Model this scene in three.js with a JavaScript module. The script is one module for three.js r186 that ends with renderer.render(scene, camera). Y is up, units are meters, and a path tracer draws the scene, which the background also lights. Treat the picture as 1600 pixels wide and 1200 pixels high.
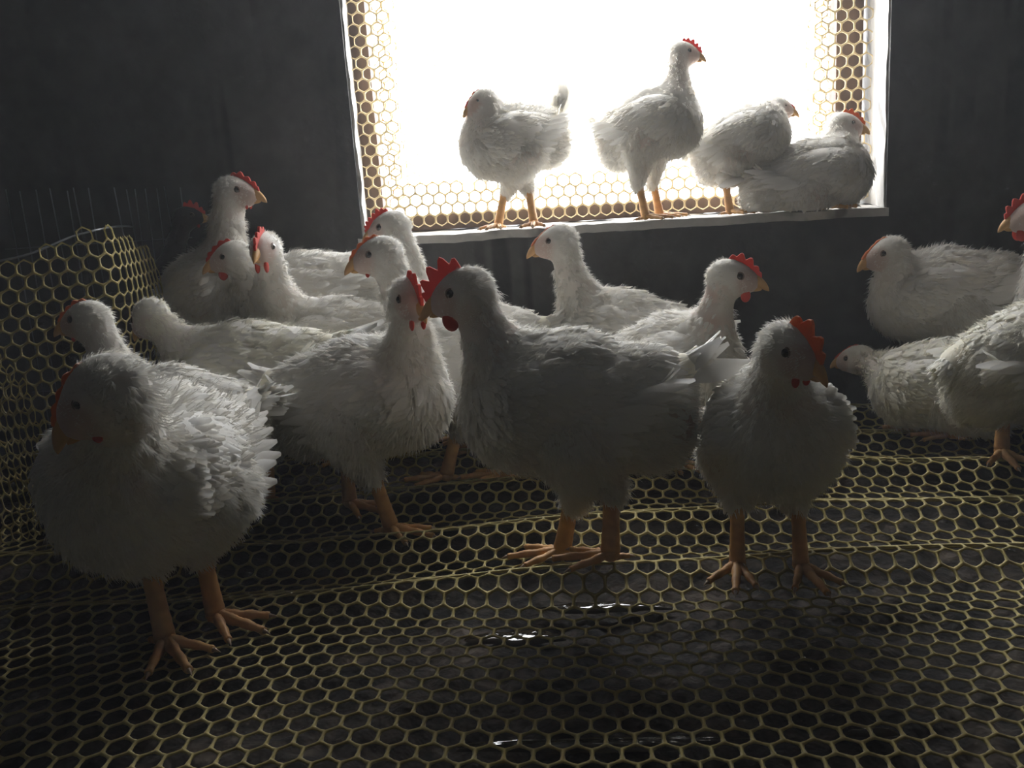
import * as THREE from 'three';
import { RectAreaLightUniformsLib } from 'three/addons/lights/RectAreaLightUniformsLib.js';
import { mergeGeometries } from 'three/addons/utils/BufferGeometryUtils.js';

// ------------------------------------------------------------------ camera, sky, exposure
const scene = new THREE.Scene();
const camera = new THREE.PerspectiveCamera(46.397, 4 / 3, 0.02, 60);
camera.position.set(0, 0.42, 0);
camera.quaternion.setFromRotationMatrix(new THREE.Matrix4().makeBasis(
  new THREE.Vector3(0.99639359, -0.06409803, -0.05559907),
  new THREE.Vector3(0.0501076, 0.97328207, -0.22407867),
  new THREE.Vector3(0.06847658, 0.22048461, 0.97298381)));
const renderer = new THREE.WebGLRenderer();
renderer.toneMapping = THREE.LinearToneMapping;
renderer.toneMappingExposure = 1.0;
renderer.shadowMap.enabled = true;
scene.fog = new THREE.FogExp2(new THREE.Color().setRGB(1, 1, 1), 0.042);   // dust hanging in the shed's air
scene.background = new THREE.Color().setRGB(9.5, 9.8, 10.4);   // overcast sky, far brighter than the shed
RectAreaLightUniformsLib.init();
const daylight = new THREE.RectAreaLight(new THREE.Color().setRGB(0.913, 0.942, 1), 10.4, 0.92, 0.92);   // the same sky's light entering by the window, sent from just outside it
daylight.name = 'window_daylight';
daylight.position.set(0.09, 0.794, -1.83);
daylight.lookAt(0.09, 0.794, 5);
scene.add(daylight);

// ------------------------------------------------------------------ helpers
const { sin, cos, abs, min, max, sqrt, exp, PI, hypot } = Math;
const V = (x, y, z) => new THREE.Vector3(x, y, z);
const lerp = (a, b, t) => a + (b - a) * t;
const clamp = (x, a, b) => min(b, max(a, x));
const smooth = (a, b, x) => { const t = clamp((x - a) / (b - a), 0, 1); return t * t * (3 - 2 * t); };
function rng(seed) { let s = seed >>> 0; return () => { s = (s + 0x6d2b79f5) >>> 0; let t = Math.imul(s ^ (s >>> 15), 1 | s); t = (t + Math.imul(t ^ (t >>> 7), 61 | t)) ^ t; return ((t ^ (t >>> 14)) >>> 0) / 4294967296; }; }
function hash(x, y, s) { let h = Math.imul(x, 374761393) + Math.imul(y, 668265263) + Math.imul(s, 2147483647 ^ 0x51ed27); h = Math.imul(h ^ (h >>> 13), 1274126177); return ((h ^ (h >>> 16)) >>> 0) / 4294967296; }
function noise2(x, y, s = 0, wrap = 0) {
  const xi = Math.floor(x), yi = Math.floor(y), fx = x - xi, fy = y - yi, u = fx * fx * (3 - 2 * fx), v = fy * fy * (3 - 2 * fy);
  const w = (a) => (wrap ? ((a % wrap) + wrap) % wrap : a);
  return lerp(lerp(hash(w(xi), w(yi), s), hash(w(xi + 1), w(yi), s), u), lerp(hash(w(xi), w(yi + 1), s), hash(w(xi + 1), w(yi + 1), s), u), v);
}
function fbm(x, y, s, oct = 4, wrap = 0) { let a = 0.5, r = 0, t = 0; for (let i = 0; i < oct; i++) { r += a * noise2(x, y, s + i, wrap); t += a; a *= 0.55; x *= 2; y *= 2; wrap *= 2; } return r / t; }

function shadows(o) { o.traverse((m) => { if (m.isMesh) { m.castShadow = true; m.receiveShadow = true; } }); return o; }
const used = new Map();
function numbered(name) { const n = used.get(name) ?? 0; used.set(name, n + 1); return n ? `${name}_${String(n).padStart(3, '0')}` : name; }
function mesh(name, geo, mat, parent) { const m = new THREE.Mesh(geo, mat); m.name = name; parent.add(m); return m; }
function tag(o, label, category, group) { o.userData.label = label; o.userData.category = category; if (group) o.userData.group = group; return o; }
function structure(name, geo, mat, label) { const m = mesh(name, geo, mat, scene); m.userData.kind = 'structure'; if (label) { m.userData.label = label; } return m; }
function makeGeo(pos, idx, nor, uv, col) {
  const g = new THREE.BufferGeometry();
  g.setAttribute('position', new THREE.BufferAttribute(new Float32Array(pos), 3));
  if (nor) g.setAttribute('normal', new THREE.BufferAttribute(new Float32Array(nor), 3));
  if (uv) g.setAttribute('uv', new THREE.BufferAttribute(new Float32Array(uv), 2));
  if (col) g.setAttribute('color', new THREE.BufferAttribute(new Float32Array(col), 3));
  g.setIndex(new THREE.BufferAttribute(new Uint32Array(idx), 1));
  if (!nor) g.computeVertexNormals();
  return g;
}
// a tube through points with its own radius at each (squash flattens across side)
function taperTube(pts, radii, radial = 8, squash = 1) {
  const n = pts.length, pos = [], idx = [];
  const side0 = V(0, 0, 1);
  for (let i = 0; i < n; i++) {
    const t = pts[min(i + 1, n - 1)].clone().sub(pts[max(i - 1, 0)]).normalize();
    let s = side0.clone().sub(t.clone().multiplyScalar(side0.dot(t)));
    if (s.lengthSq() < 1e-4) s = V(1, 0, 0).sub(t.clone().multiplyScalar(t.x));
    s.normalize();
    const u = t.clone().cross(s).normalize();
    for (let k = 0; k < radial; k++) {
      const a = (k / radial) * 2 * PI;
      const p = pts[i].clone().addScaledVector(s, cos(a) * radii[i] * squash).addScaledVector(u, sin(a) * radii[i]);
      pos.push(p.x, p.y, p.z);
    }
  }
  for (let i = 0; i < n - 1; i++) for (let k = 0; k < radial; k++) {
    const a = i * radial + k, b = i * radial + (k + 1) % radial, c = a + radial, d = b + radial;
    idx.push(a, b, c, b, d, c);
  }
  const c0 = pos.length / 3; pos.push(pts[0].x, pts[0].y, pts[0].z, pts[n - 1].x, pts[n - 1].y, pts[n - 1].z);
  for (let k = 0; k < radial; k++) { idx.push(c0, (k + 1) % radial, k); const l = (n - 1) * radial; idx.push(c0 + 1, l + k, l + (k + 1) % radial); }
  return makeGeo(pos, idx);
}
function colored(g, c) { const n = g.attributes.position.count, a = new Float32Array(n * 3); for (let i = 0; i < n; i++) { a[3 * i] = c[0]; a[3 * i + 1] = c[1]; a[3 * i + 2] = c[2]; } g.setAttribute('color', new THREE.BufferAttribute(a, 3)); return g; }
function box(x0, x1, y0, y1, z0, z1, tile = 1) {
  const g = new THREE.BoxGeometry(x1 - x0, y1 - y0, z1 - z0).translate((x0 + x1) / 2, (y0 + y1) / 2, (z0 + z1) / 2);
  const p = g.attributes.position, n = g.attributes.normal, uv = g.attributes.uv;
  for (let i = 0; i < p.count; i++) {
    const ax = abs(n.getX(i)), ay = abs(n.getY(i));
    if (ax > 0.5) uv.setXY(i, p.getZ(i) / tile, p.getY(i) / tile); else if (ay > 0.5) uv.setXY(i, p.getX(i) / tile, p.getZ(i) / tile); else uv.setXY(i, p.getX(i) / tile, p.getY(i) / tile);
  }
  return g;
}
function texture(size, f, srgb) {
  const d = new Uint8Array(size * size * 4);
  for (let y = 0; y < size; y++) for (let x = 0; x < size; x++) {
    const c = f(x / size, y / size), o = (y * size + x) * 4;
    for (let k = 0; k < 3; k++) d[o + k] = clamp(Math.round((Array.isArray(c) ? c[k] : c) * 255), 0, 255);
    d[o + 3] = 255;
  }
  const t = new THREE.DataTexture(d, size, size);
  t.wrapS = t.wrapT = THREE.RepeatWrapping; t.magFilter = THREE.LinearFilter; t.minFilter = THREE.LinearMipmapLinearFilter; t.generateMipmaps = true;
  if (srgb) t.colorSpace = THREE.SRGBColorSpace;
  t.needsUpdate = true;
  return t;
}

// ------------------------------------------------------------------ materials of the shed
const plasterColor = texture(1024, (u, v) => {
  const a = fbm(u * 6, v * 6, 3, 5, 6), b = fbm(u * 30, v * 30, 19, 3, 30), st = fbm(u * 22, v * 2, 41, 3, 22);
  const k = 0.275 + 0.14 * (a - 0.5) + 0.10 * (b - 0.5) - 0.12 * smooth(0.58, 0.74, st) * smooth(0.35, 0.6, a);
  return [k * 1.02, k, k * 0.97];
}, true);
const plasterBump = texture(1024, (u, v) => 0.5 + 0.6 * (fbm(u * 24, v * 24, 7, 5, 24) - 0.5) + 0.3 * (fbm(u * 5, v * 5, 77, 2, 5) - 0.5));
const plaster = new THREE.MeshStandardMaterial({ map: plasterColor, bumpMap: plasterBump, bumpScale: 0.006, roughness: 0.95 });
const limewash = new THREE.MeshStandardMaterial({
  map: texture(512, (u, v) => { const k = 0.7 + 0.2 * (fbm(u * 14, v * 14, 5, 4, 14) - 0.5) - 0.2 * smooth(0.62, 0.75, fbm(u * 9, v * 9, 35, 3, 9)); return [k, k * 0.985, k * 0.95]; }, true),
  bumpMap: plasterBump, bumpScale: 0.004, roughness: 0.9 });
const frameWood = new THREE.MeshStandardMaterial({
  map: texture(512, (u, v) => { const g = fbm(u * 40, v * 3, 8, 4, 8), k = 0.33 + 0.14 * (g - 0.5); return [k * 1.1, k * 0.9, k * 0.78]; }, true), roughness: 0.85 });
const litterColor = texture(1024, (u, v) => {
  const a = fbm(u * 10, v * 10, 51, 5, 10), b = fbm(u * 60, v * 60, 61, 3, 60), w = smooth(0.56, 0.72, fbm(u * 16, v * 16, 71, 4, 16));
  const k = 0.17 + 0.24 * (a - 0.5) + 0.22 * (b - 0.5);
  return [k * 1.12 + 0.13 * w, k * 0.98 + 0.12 * w, k * 0.84 + 0.11 * w];
}, true);
const litterBump = texture(1024, (u, v) => fbm(u * 40, v * 40, 91, 4, 40));
const litterMat = new THREE.MeshStandardMaterial({ map: litterColor, bumpMap: litterBump, bumpScale: 0.008, roughness: 0.92 });
const slabMat = new THREE.MeshStandardMaterial({ map: litterColor, roughness: 0.9 });
const netMat = new THREE.MeshPhysicalMaterial({ color: new THREE.Color().setRGB(0.48, 0.39, 0.145), roughness: 1, transmission: 0.2, thickness: 0 });
const windowNetMat = new THREE.MeshPhysicalMaterial({ color: new THREE.Color().setRGB(0.82, 0.72, 0.52), roughness: 1, transmission: 0.62, thickness: 0 });
const hemMat = new THREE.MeshStandardMaterial({ color: new THREE.Color().setRGB(0.62, 0.49, 0.27), roughness: 0.8 });
const wireMat = new THREE.MeshStandardMaterial({ color: new THREE.Color().setRGB(0.22, 0.23, 0.24), metalness: 0.6, roughness: 0.4 });
const waterMat = new THREE.MeshPhysicalMaterial({ color: new THREE.Color().setRGB(0.05, 0.04, 0.03), roughness: 0.03, specularIntensity: 1, ior: 1.33, clearcoat: 1, clearcoatRoughness: 0.02 });

// ------------------------------------------------------------------ room shell
const WZ = -1.56, WT = 0.24, SILL = 0.338, XL = -0.36, XR = 0.54, TOP = 1.25;
const RL = -2.3, RR = 2.1, RB = 2.6, RH = 2.4, FLOOR = -0.07;
structure('wall_back', mergeGeometries([
  box(RL - 0.2, XL - 0.014, FLOOR, RH, WZ - WT, WZ), box(XR + 0.008, RR + 0.2, FLOOR, RH, WZ - WT, WZ),
  box(XL - 0.014, XR + 0.008, FLOOR, SILL - 0.012, WZ - WT, WZ), box(XL - 0.014, XR + 0.008, TOP, RH, WZ - WT, WZ),
  box(XL - 0.014, XL + 0.007, SILL - 0.012, TOP, WZ - 0.010, WZ), box(XR - 0.004, XR + 0.008, SILL - 0.012, TOP, WZ - 0.010, WZ)]), plaster);
structure('wall_left', box(RL - 0.2, RL, FLOOR, RH, WZ, RB), plaster);
structure('wall_right', box(RR, RR + 0.2, FLOOR, RH, WZ, RB), plaster);
structure('wall_front', box(RL - 0.2, RR + 0.2, FLOOR, RH, RB, RB + 0.2), plaster);
structure('ceiling', box(RL - 0.2, RR + 0.2, RH, RH + 0.15, WZ - WT, RB + 0.2), plaster);
structure('floor', box(RL - 0.2, RR + 0.2, FLOOR - 0.15, FLOOR, WZ - WT, RB + 0.2), slabMat);

// limewashed lining of the window opening: uneven slabs of plaster
function roughSlab(x0, x1, y0, y1, z0, z1, amp, seed, splay = 0) {
  const g = new THREE.BoxGeometry(x1 - x0, y1 - y0, z1 - z0, max(1, Math.round((x1 - x0) / 0.012)), max(1, Math.round((y1 - y0) / 0.012)), max(1, Math.round((z1 - z0) / 0.012))).translate((x0 + x1) / 2, (y0 + y1) / 2, (z0 + z1) / 2);
  const p = g.attributes.position, uv = g.attributes.uv;
  for (let i = 0; i < p.count; i++) {
    const x = p.getX(i), y = p.getY(i), z = p.getZ(i);
    uv.setXY(i, (x + z) * 2, (y + z) * 2);
    p.setXYZ(i, x + splay * clamp((WZ - z) / 0.13, 0, 1) + amp * (fbm(y * 30, z * 30, seed, 3) - 0.5), y + amp * (fbm(x * 30, z * 30, seed + 9, 3) - 0.5), z + amp * (fbm(x * 30, y * 30, seed + 5, 3) - 0.5));
  }
  g.computeVertexNormals();
  return g;
}
const trim1 = structure('trim_1', roughSlab(XL - 0.016, XL + 0.012, SILL, TOP, WZ - WT + 0.01, WZ - 0.006, 0.006, 11, -0.022), limewash);
const trim2 = structure('trim_2', roughSlab(XR - 0.008, XR + 0.012, SILL, TOP, WZ - WT + 0.01, WZ - 0.006, 0.006, 23, 0.014), limewash);
structure('trim_3', roughSlab(XL - 0.002, XR - 0.002, SILL - 0.014, SILL, WZ - WT + 0.01, WZ + 0.003, 0.007, 37), limewash);
structure('trim_4', roughSlab(XL, XR, TOP - 0.012, TOP, WZ - WT + 0.01, WZ + 0.002, 0.006, 49), limewash);

// timber window frame behind the netting
const win = new THREE.Group(); win.name = 'window_1'; win.userData.kind = 'structure'; scene.add(win);
const fz0 = -1.735, fz1 = -1.69, ix0 = XL - 0.012, ix1 = XR - 0.006;
const frameParts = [
  [ix0, ix0 + 0.034, SILL + 0.002, TOP - 0.012], [ix1 - 0.046, ix1, SILL + 0.002, TOP - 0.012],
  [ix0 + 0.034, ix1 - 0.046, SILL + 0.002, SILL + 0.03], [ix0 + 0.034, ix1 - 0.046, TOP - 0.05, TOP - 0.012]];
for (const [a, b, c, d] of frameParts) mesh('frame_rail', box(a, b, c, d, fz0, fz1, 0.5), frameWood, win);

// ------------------------------------------------------------------ plastic honeycomb netting
// place(u, v) -> [x, y, z]; cells of one pitch, pointed towards v
function honeycomb(place, u0, u1, v0, v1, pitch, keep = () => true, strand = 0.0032, thick = 0.0013) {
  const R = pitch / sqrt(3), dv = pitch * sqrt(3) / 2, pos = [], nor = [], idx = [];
  const e = 0.002;
  const frame = (u, v) => {
    const p = place(u, v), a = place(u + e, v), b = place(u, v + e);
    const du = V(a[0] - p[0], a[1] - p[1], a[2] - p[2]).normalize(), dw = V(b[0] - p[0], b[1] - p[1], b[2] - p[2]).normalize();
    return { p, du, dw, n: du.clone().cross(dw).normalize() };
  };
  for (let r = Math.floor(v0 / dv); r * dv <= v1; r++) for (let c = Math.floor(u0 / pitch); c * pitch <= u1; c++) {
    const cu = (c + (r & 1 ? 0.5 : 0)) * pitch, cv = r * dv;
    if (cu < u0 || cu > u1 || cv < v0 || cv > v1) continue;
    if (!keep(cu, cv)) continue;
    const base = pos.length / 3;
    for (let k = 0; k < 12; k++) {
      const a = (k / 12) * 2 * PI + PI / 6, corner = k % 2 === 0;      // corners at 30, 90 ... degrees
      const rb = corner ? R : pitch / 2, rh = corner ? R - strand * 0.86 : pitch / 2 - strand / 2;
      const bu = cu + rb * cos(a), bv = cv + rb * sin(a), hu = cu + rh * cos(a), hv = cv + rh * sin(a);
      const F = frame(bu, bv), Hh = frame(hu, hv), t = corner ? thick * 1.25 : thick;
      pos.push(F.p[0] + F.n.x * t, F.p[1] + F.n.y * t, F.p[2] + F.n.z * t, ...Hh.p, F.p[0] - F.n.x * t, F.p[1] - F.n.y * t, F.p[2] - F.n.z * t);
      const inn = Hh.du.clone().multiplyScalar(-cos(a)).addScaledVector(Hh.dw, -sin(a)).normalize();
      nor.push(F.n.x, F.n.y, F.n.z, inn.x, inn.y, inn.z, -F.n.x, -F.n.y, -F.n.z);
    }
    for (let k = 0; k < 12; k++) {
      const a = base + 3 * k, b = base + 3 * ((k + 1) % 12);
      idx.push(a, b, a + 1, b, b + 1, a + 1, a + 1, b + 1, a + 2, b + 1, b + 2, a + 2);
    }
  }
  return makeGeo(pos, idx, nor);
}
const PITCH = 0.0222;
const ridge = (t) => { const c = 0.5 + 0.5 * cos(t); return Math.pow(c, 1.6); };
function netY(x, z) {
  const wob = 0.025 * (noise2(x * 3.1 + 5, z * 3 + 2, 201) - 0.5) * 2;
  // sagging bays between the battens across the shed: crests near z -0.88, -1.02, -1.17, -1.32, -1.47
  const zz = z + 0.05 * x * smooth(0.15, -0.5, x) + wob + 0.02 * sin(x * 4.1);
  const back = smooth(-0.78, -0.9, z);
  let y = back * (0.021 * ridge(((zz + 0.885) / 0.146) * 2 * PI) - 0.004);
  y += (1 - back) * 0.006 * (noise2(x * 5, z * 7, 203) - 0.5) * 2 - (1 - back) * 0.002;
  y += 0.010 * (noise2(x * 4 + 20, z * 4, 205) - 0.5) + 0.004 * (noise2(x * 11, z * 11, 207) - 0.5);
  y += 0.085 * exp(-(((x + 0.52) / 0.2) ** 2 + ((z + 1.5) / 0.13) ** 2));     // heaped up in the far corner
  return y;
}
const floorNet = mesh('floor_netting', honeycomb((u, v) => [u, netY(u, -v), -v], -0.78, 1.35, 0.36, WZ * -1 - 0.03, PITCH), netMat, scene);
tag(floorNet, 'yellowish plastic honeycomb netting spread in sagging waves as the floor', 'netting');

// netting over the window: hangs in front of the timber frame
const windowNetZ = (u, v) => -1.678 + 0.005 * sin(u * 21 + v * 5) + 0.004 * sin(v * 33);
const windowNet = mesh('window_netting', honeycomb((u, v) => [u, v, windowNetZ(u, v)], XL - 0.006, XR - 0.004, SILL + 0.006, TOP - 0.02, 0.0218, (u, v) => v > SILL + 0.075 + 0.014 * noise2(u * 22, 1, 88) && u > XL + 0.06 && u < XR - 0.085, 0.0026, 0.0010), windowNetMat, scene);
tag(windowNet, 'pale plastic honeycomb netting stretched over the bright middle of the window', 'netting');
// a stouter strip of netting is tacked round the edge of the opening
const edgeNet = mesh('edge_netting', honeycomb((u, v) => [u, v, windowNetZ(u, v)], XL - 0.006, XR - 0.004, SILL + 0.006, TOP - 0.02, 0.0218, (u, v) => v <= SILL + 0.075 + 0.014 * noise2(u * 22, 1, 88) || u <= XL + 0.06 || u >= XR - 0.085, 0.0031, 0.0012), hemMat, scene);
tag(edgeNet, 'tan plastic honeycomb netting tacked over the window frame and along the sill', 'netting');
for (const [a, b, lab] of [[ix0 + 0.036, ix0 + 0.066, 'narrow second layer of netting along the left side of the window'], [ix1 - 0.080, ix1 - 0.042, 'narrow second layer of netting along the right side of the window']]) {
  const h = mesh(numbered('netting_hem'), honeycomb((u, v) => [u + 0.004 * sin(v * 19), v, -1.742 + 0.012 * sin((u - a) / (b - a) * PI) + 0.003 * sin(v * 27)], a, b, SILL + 0.034, TOP - 0.055, 0.0206, undefined, 0.0030, 0.0011), hemMat, scene);
  tag(h, lab, 'netting');
}

// side netting of the pen on the left: stands on edge along a bent line
function standingNet(name, path, label) {
  const curve = new THREE.CatmullRomCurve3(path.map(([x, z, h]) => V(x, h, z)), false, 'catmullrom', 0.4), len = curve.getLength();
  const place = (u, v) => { const t = clamp(u / len, 0, 1), p = curve.getPointAt(t), lean = 0.012 * sin(v * 17 + u * 9); return [p.x + lean + (u - t * len), v, p.z + 0.4 * lean]; };
  const top = (u) => curve.getPointAt(clamp(u / len, 0, 1)).y;
  return tag(mesh(numbered(name), honeycomb(place, 0.004, len - 0.004, 0.02, 0.42, 0.0222, (u, v) => v < top(u) - 0.008 + 0.012 * (noise2(u * 60, 3, 77) - 0.5)), netMat, scene), label, 'netting');
}
standingNet('side_netting', [[-0.90, -1.17, 0.335], [-0.79, -1.185, 0.35], [-0.735, -1.205, 0.375], [-0.655, -1.235, 0.397], [-0.655, -1.33, 0.375], [-0.668, -1.44, 0.355]], 'upright plastic netting with a cut zigzag top edge along the left side');
standingNet('side_netting', [[-0.80, -0.93, 0.40], [-0.745, -0.965, 0.40], [-0.70, -1.0, 0.33], [-0.672, -1.035, 0.22], [-0.655, -1.065, 0.12]], 'folded flap of netting in shade at the left edge behind the nearest hen');

// ------------------------------------------------------------------ litter under the netting, with wet places
const pools = [[0.02, -0.895, 0.075, 0.012], [-0.070, -0.835, 0.05, 0.014], [0.01, -0.655, 0.12, 0.009], [0.226, -0.662, 0.022, 0.004], [-0.13, -1.0, 0.012, 0.006]];
const POOL_Y = -0.034;
function litterY(x, z) {
  let y = -0.05 + 0.044 * (fbm(x * 11 + 3, z * 11, 301, 4) - 0.42) + 0.010 * (noise2(x * 60, z * 60, 305) - 0.5);
  for (const [px, pz, a, b] of pools) { const d = ((x - px) / (a * 1.25)) ** 2 + ((z - pz) / (b * 1.7)) ** 2; y = lerp(y, min(y, POOL_Y - 0.004), exp(-d * d)); }
  return min(y, netY(x, z) - 0.012);
}
{
  const x0 = -1.1, x1 = 1.5, z0 = WZ, z1 = 0.3, nx = 260, nz = 190, pos = [], uv = [], idx = [];
  for (let j = 0; j <= nz; j++) for (let i = 0; i <= nx; i++) { const x = lerp(x0, x1, i / nx), z = lerp(z0, z1, j / nz); const edge = min(1, (x - x0) / 0.1, (x1 - x) / 0.1, (z1 - z) / 0.1); pos.push(x, lerp(FLOOR - 0.002, litterY(x, z), edge), z); uv.push(x * 1.3, z * 1.3); }
  for (let j = 0; j < nz; j++) for (let i = 0; i < nx; i++) { const a = j * (nx + 1) + i; idx.push(a, a + nx + 1, a + 1, a + 1, a + nx + 1, a + nx + 2); }
  const l = mesh('litter', makeGeo(pos, idx, null, uv), litterMat, scene);
  l.userData.kind = 'stuff'; tag(l, 'dark lumpy droppings and litter under the floor netting', 'litter');
}
const poolLabels = ['thin glinting puddle under the netting by the feet of the big left-facing hen', 'small bright puddle under the netting in front of the left-facing hen', 'long glinting puddle under the netting nearest the camera', 'tiny glinting drop of water at the lower right', 'tiny wet glint behind the left-facing hen'];
pools.forEach(([px, pz, a, b], k) => {
  const nr = 14, na = 48, pos = [px, POOL_Y + 0.0022, pz], idx = [];          // rippled skin of water between the lumps, thickest in the middle
  for (let r = 1; r <= nr; r++) for (let i = 0; i < na; i++) {
    const t = (i / na) * 2 * PI, rim = 0.72 + 0.5 * noise2(cos(t) * 2.4 + 9 * k + 30, sin(t) * 2.4 + 30, 400 + k), f = r / nr, x = px + cos(t) * a * rim * f, z = pz + sin(t) * b * rim * f;
    pos.push(x, POOL_Y + 0.0022 * (1 - f * f) + 0.0016 * (noise2(x * 95, z * 95, 420) - 0.5) + 0.0006 * (noise2(x * 240, z * 240, 421) - 0.5) - 0.003 * f ** 8, z);
  }
  for (let i = 0; i < na; i++) idx.push(0, 1 + (i + 1) % na, 1 + i);
  for (let r = 1; r < nr; r++) for (let i = 0; i < na; i++) { const p = 1 + (r - 1) * na + i, q = 1 + (r - 1) * na + (i + 1) % na; idx.push(p, q, p + na, q, q + na, p + na); }
  const g = makeGeo(pos, idx);
  const m = mesh(numbered('puddle'), g, waterMat, scene);
  tag(m, poolLabels[k], 'puddle');
});

// ------------------------------------------------------------------ wire and wire panel at the left
{
  const pts = [[-0.86, 0.352, -1.15], [-0.745, 0.363, -1.2], [-0.70, 0.383, -1.25], [-0.675, 0.39, -1.28], [-0.70, 0.39, -1.4], [-0.745, 0.385, -1.53]].map((p) => V(...p));
  const c = new THREE.CatmullRomCurve3(pts), P = c.getSpacedPoints(60);
  tag(mesh('tie_wire', taperTube(P, P.map(() => 0.0017), 6), wireMat, scene), 'pale steel wire strung along the top of the side netting', 'wire');
  const panel = new THREE.Group(); panel.name = 'wire_panel'; panel.position.set(-0.85, FLOOR, -1.548); scene.add(panel);
  tag(panel, 'dim panel of thin upright wires against the back wall in the far left corner', 'wire panel');
  const R = rng(5), xs = [-0.97, -0.945, -0.916, -0.888, -0.86, -0.846, -0.822, -0.772, -0.752, -0.741, -0.722, -0.702, -0.684, -0.66];
  for (const x of xs) {
    const lean = (R() - 0.7) * 0.03, top = 0.455 - (x + 0.9) * 0.05 + 0.006 * R();
    mesh('wire', taperTube([V(x + 0.85 - lean, 0.0, 0), V(x + 0.85 - lean * 0.5, top * 0.5, 0.003 * R()), V(x + 0.85 + lean * 0.2, top - FLOOR, 0)], [0.0011, 0.0011, 0.0011], 5), wireMat, panel);
  }
  for (const y of [0.10, 0.24, 0.36]) mesh('wire', taperTube([V(-0.14, y - FLOOR, 0.002), V(0.2, y - FLOOR, 0.002)], [0.0011, 0.0011], 5), wireMat, panel);
}

// ------------------------------------------------------------------ chickens
const featherMat = new THREE.MeshPhysicalMaterial({ color: new THREE.Color().setRGB(0.86, 0.845, 0.80), roughness: 1, transmission: 0.34, thickness: 0, side: THREE.DoubleSide });
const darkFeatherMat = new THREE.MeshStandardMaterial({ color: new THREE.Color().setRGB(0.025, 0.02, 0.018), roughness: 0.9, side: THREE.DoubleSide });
const bodyMat = new THREE.MeshPhysicalMaterial({ vertexColors: true, roughness: 1, transmission: 0.12, thickness: 0, sheen: 0.35, sheenColor: new THREE.Color(1, 1, 1), sheenRoughness: 0.8 });
const legMat = new THREE.MeshStandardMaterial({ vertexColors: true, roughness: 0.6 });
const eyeMat = new THREE.MeshPhysicalMaterial({ color: new THREE.Color().setRGB(0.02, 0.014, 0.01), roughness: 0.08, clearcoat: 1 });
const lidMat = new THREE.MeshStandardMaterial({ color: new THREE.Color().setRGB(0.24, 0.17, 0.14), roughness: 0.8 });
const combMats = {
  red: new THREE.MeshPhysicalMaterial({ color: new THREE.Color().setRGB(0.64, 0.075, 0.045), roughness: 1, transmission: 0.28, thickness: 0 }),
  orange: new THREE.MeshPhysicalMaterial({ color: new THREE.Color().setRGB(0.68, 0.20, 0.06), roughness: 1, transmission: 0.28, thickness: 0 }),
};
const beakMat = new THREE.MeshStandardMaterial({ color: new THREE.Color().setRGB(0.60, 0.34, 0.13), roughness: 0.5 });

// one contour feather: root at 0, tip at +x, upper face +y
function bladeGeometry(width, droop, rag) {
  const pos = [], idx = [], n = 5;
  const w = [0.25, 0.8, 1.0, 0.85, 0.3];
  for (let i = 0; i < n; i++) {
    const t = i / (n - 1), x = t * (i === n - 1 ? 1 : 0.94), y = -droop * t * t + 0.10 * droop * t;
    for (const s of [-1, 0, 1]) pos.push(x - (s ? rag * 0.12 * (i === n - 2 ? 1 : 0) : 0), y - abs(s) * 0.10 * width * w[i], s * 0.5 * width * w[i]);
  }
  for (let i = 0; i < n - 1; i++) for (let s = 0; s < 2; s++) { const a = 3 * i + s; idx.push(a, a + 1, a + 3, a + 1, a + 4, a + 3); }
  return makeGeo(pos, idx);
}
const contourGeo = bladeGeometry(0.62, 0.16, 1), flightGeo = bladeGeometry(0.24, 0.05, 0.4), tailGeo = bladeGeometry(0.40, 0.12, 0.6);
const tuftGeo = (() => {                                            // a bunch of fine curved down barbs
  const R = rng(77), pos = [], idx = [];
  for (let k = 0; k < 8; k++) {
    const a = (R() - 0.5) * 1.1, b = (R() - 0.3) * 0.8, L = 0.6 + 0.5 * R(), w = 0.055;
    const d = V(cos(a) * cos(b), sin(b), sin(a) * cos(b)), s = V(-sin(a), 0, cos(a)), o = pos.length / 3, m = d.clone().multiplyScalar(0.55 * L), t = d.clone().multiplyScalar(L); t.y -= 0.18 * L;
    const r0 = V(0, 0, (R() - 0.5) * 0.3);
    pos.push(r0.x - s.x * w, r0.y, r0.z - s.z * w, r0.x + s.x * w, r0.y, r0.z + s.z * w, m.x + r0.x - s.x * w * 0.8, m.y, m.z + r0.z - s.z * w * 0.8, m.x + r0.x + s.x * w * 0.8, m.y, m.z + r0.z + s.z * w * 0.8, t.x + r0.x, t.y, t.z + r0.z);
    idx.push(o, o + 1, o + 2, o + 1, o + 3, o + 2, o + 2, o + 3, o + 4);
  }
  return makeGeo(pos, idx);
})();
const eyeGeo = new THREE.SphereGeometry(0.0052, 14, 10), lidGeo = new THREE.TorusGeometry(0.0050, 0.0012, 6, 18);

const ell = (x, y, z, c, r) => { const a = (x - c[0]) / r[0], b = (y - c[1]) / r[1], d = (z - c[2]) / r[2]; return (sqrt(a * a + b * b + d * d) - 1) * min(r[0], r[1], r[2]); };
const smin = (a, b, k) => { const h = clamp(0.5 + 0.5 * (b - a) / k, 0, 1); return b + (a - b) * h - k * h * (1 - h); };
function capsule(x, y, z, a, b, ra, rb) {
  const dx = b.x - a.x, dy = b.y - a.y, dz = b.z - a.z, L = dx * dx + dy * dy + dz * dz || 1e-9;
  const t = clamp(((x - a.x) * dx + (y - a.y) * dy + (z - a.z) * dz) / L, 0, 1);
  return hypot(x - a.x - t * dx, y - a.y - t * dy, z - a.z - t * dz) - (ra + (rb - ra) * t);
}
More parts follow.
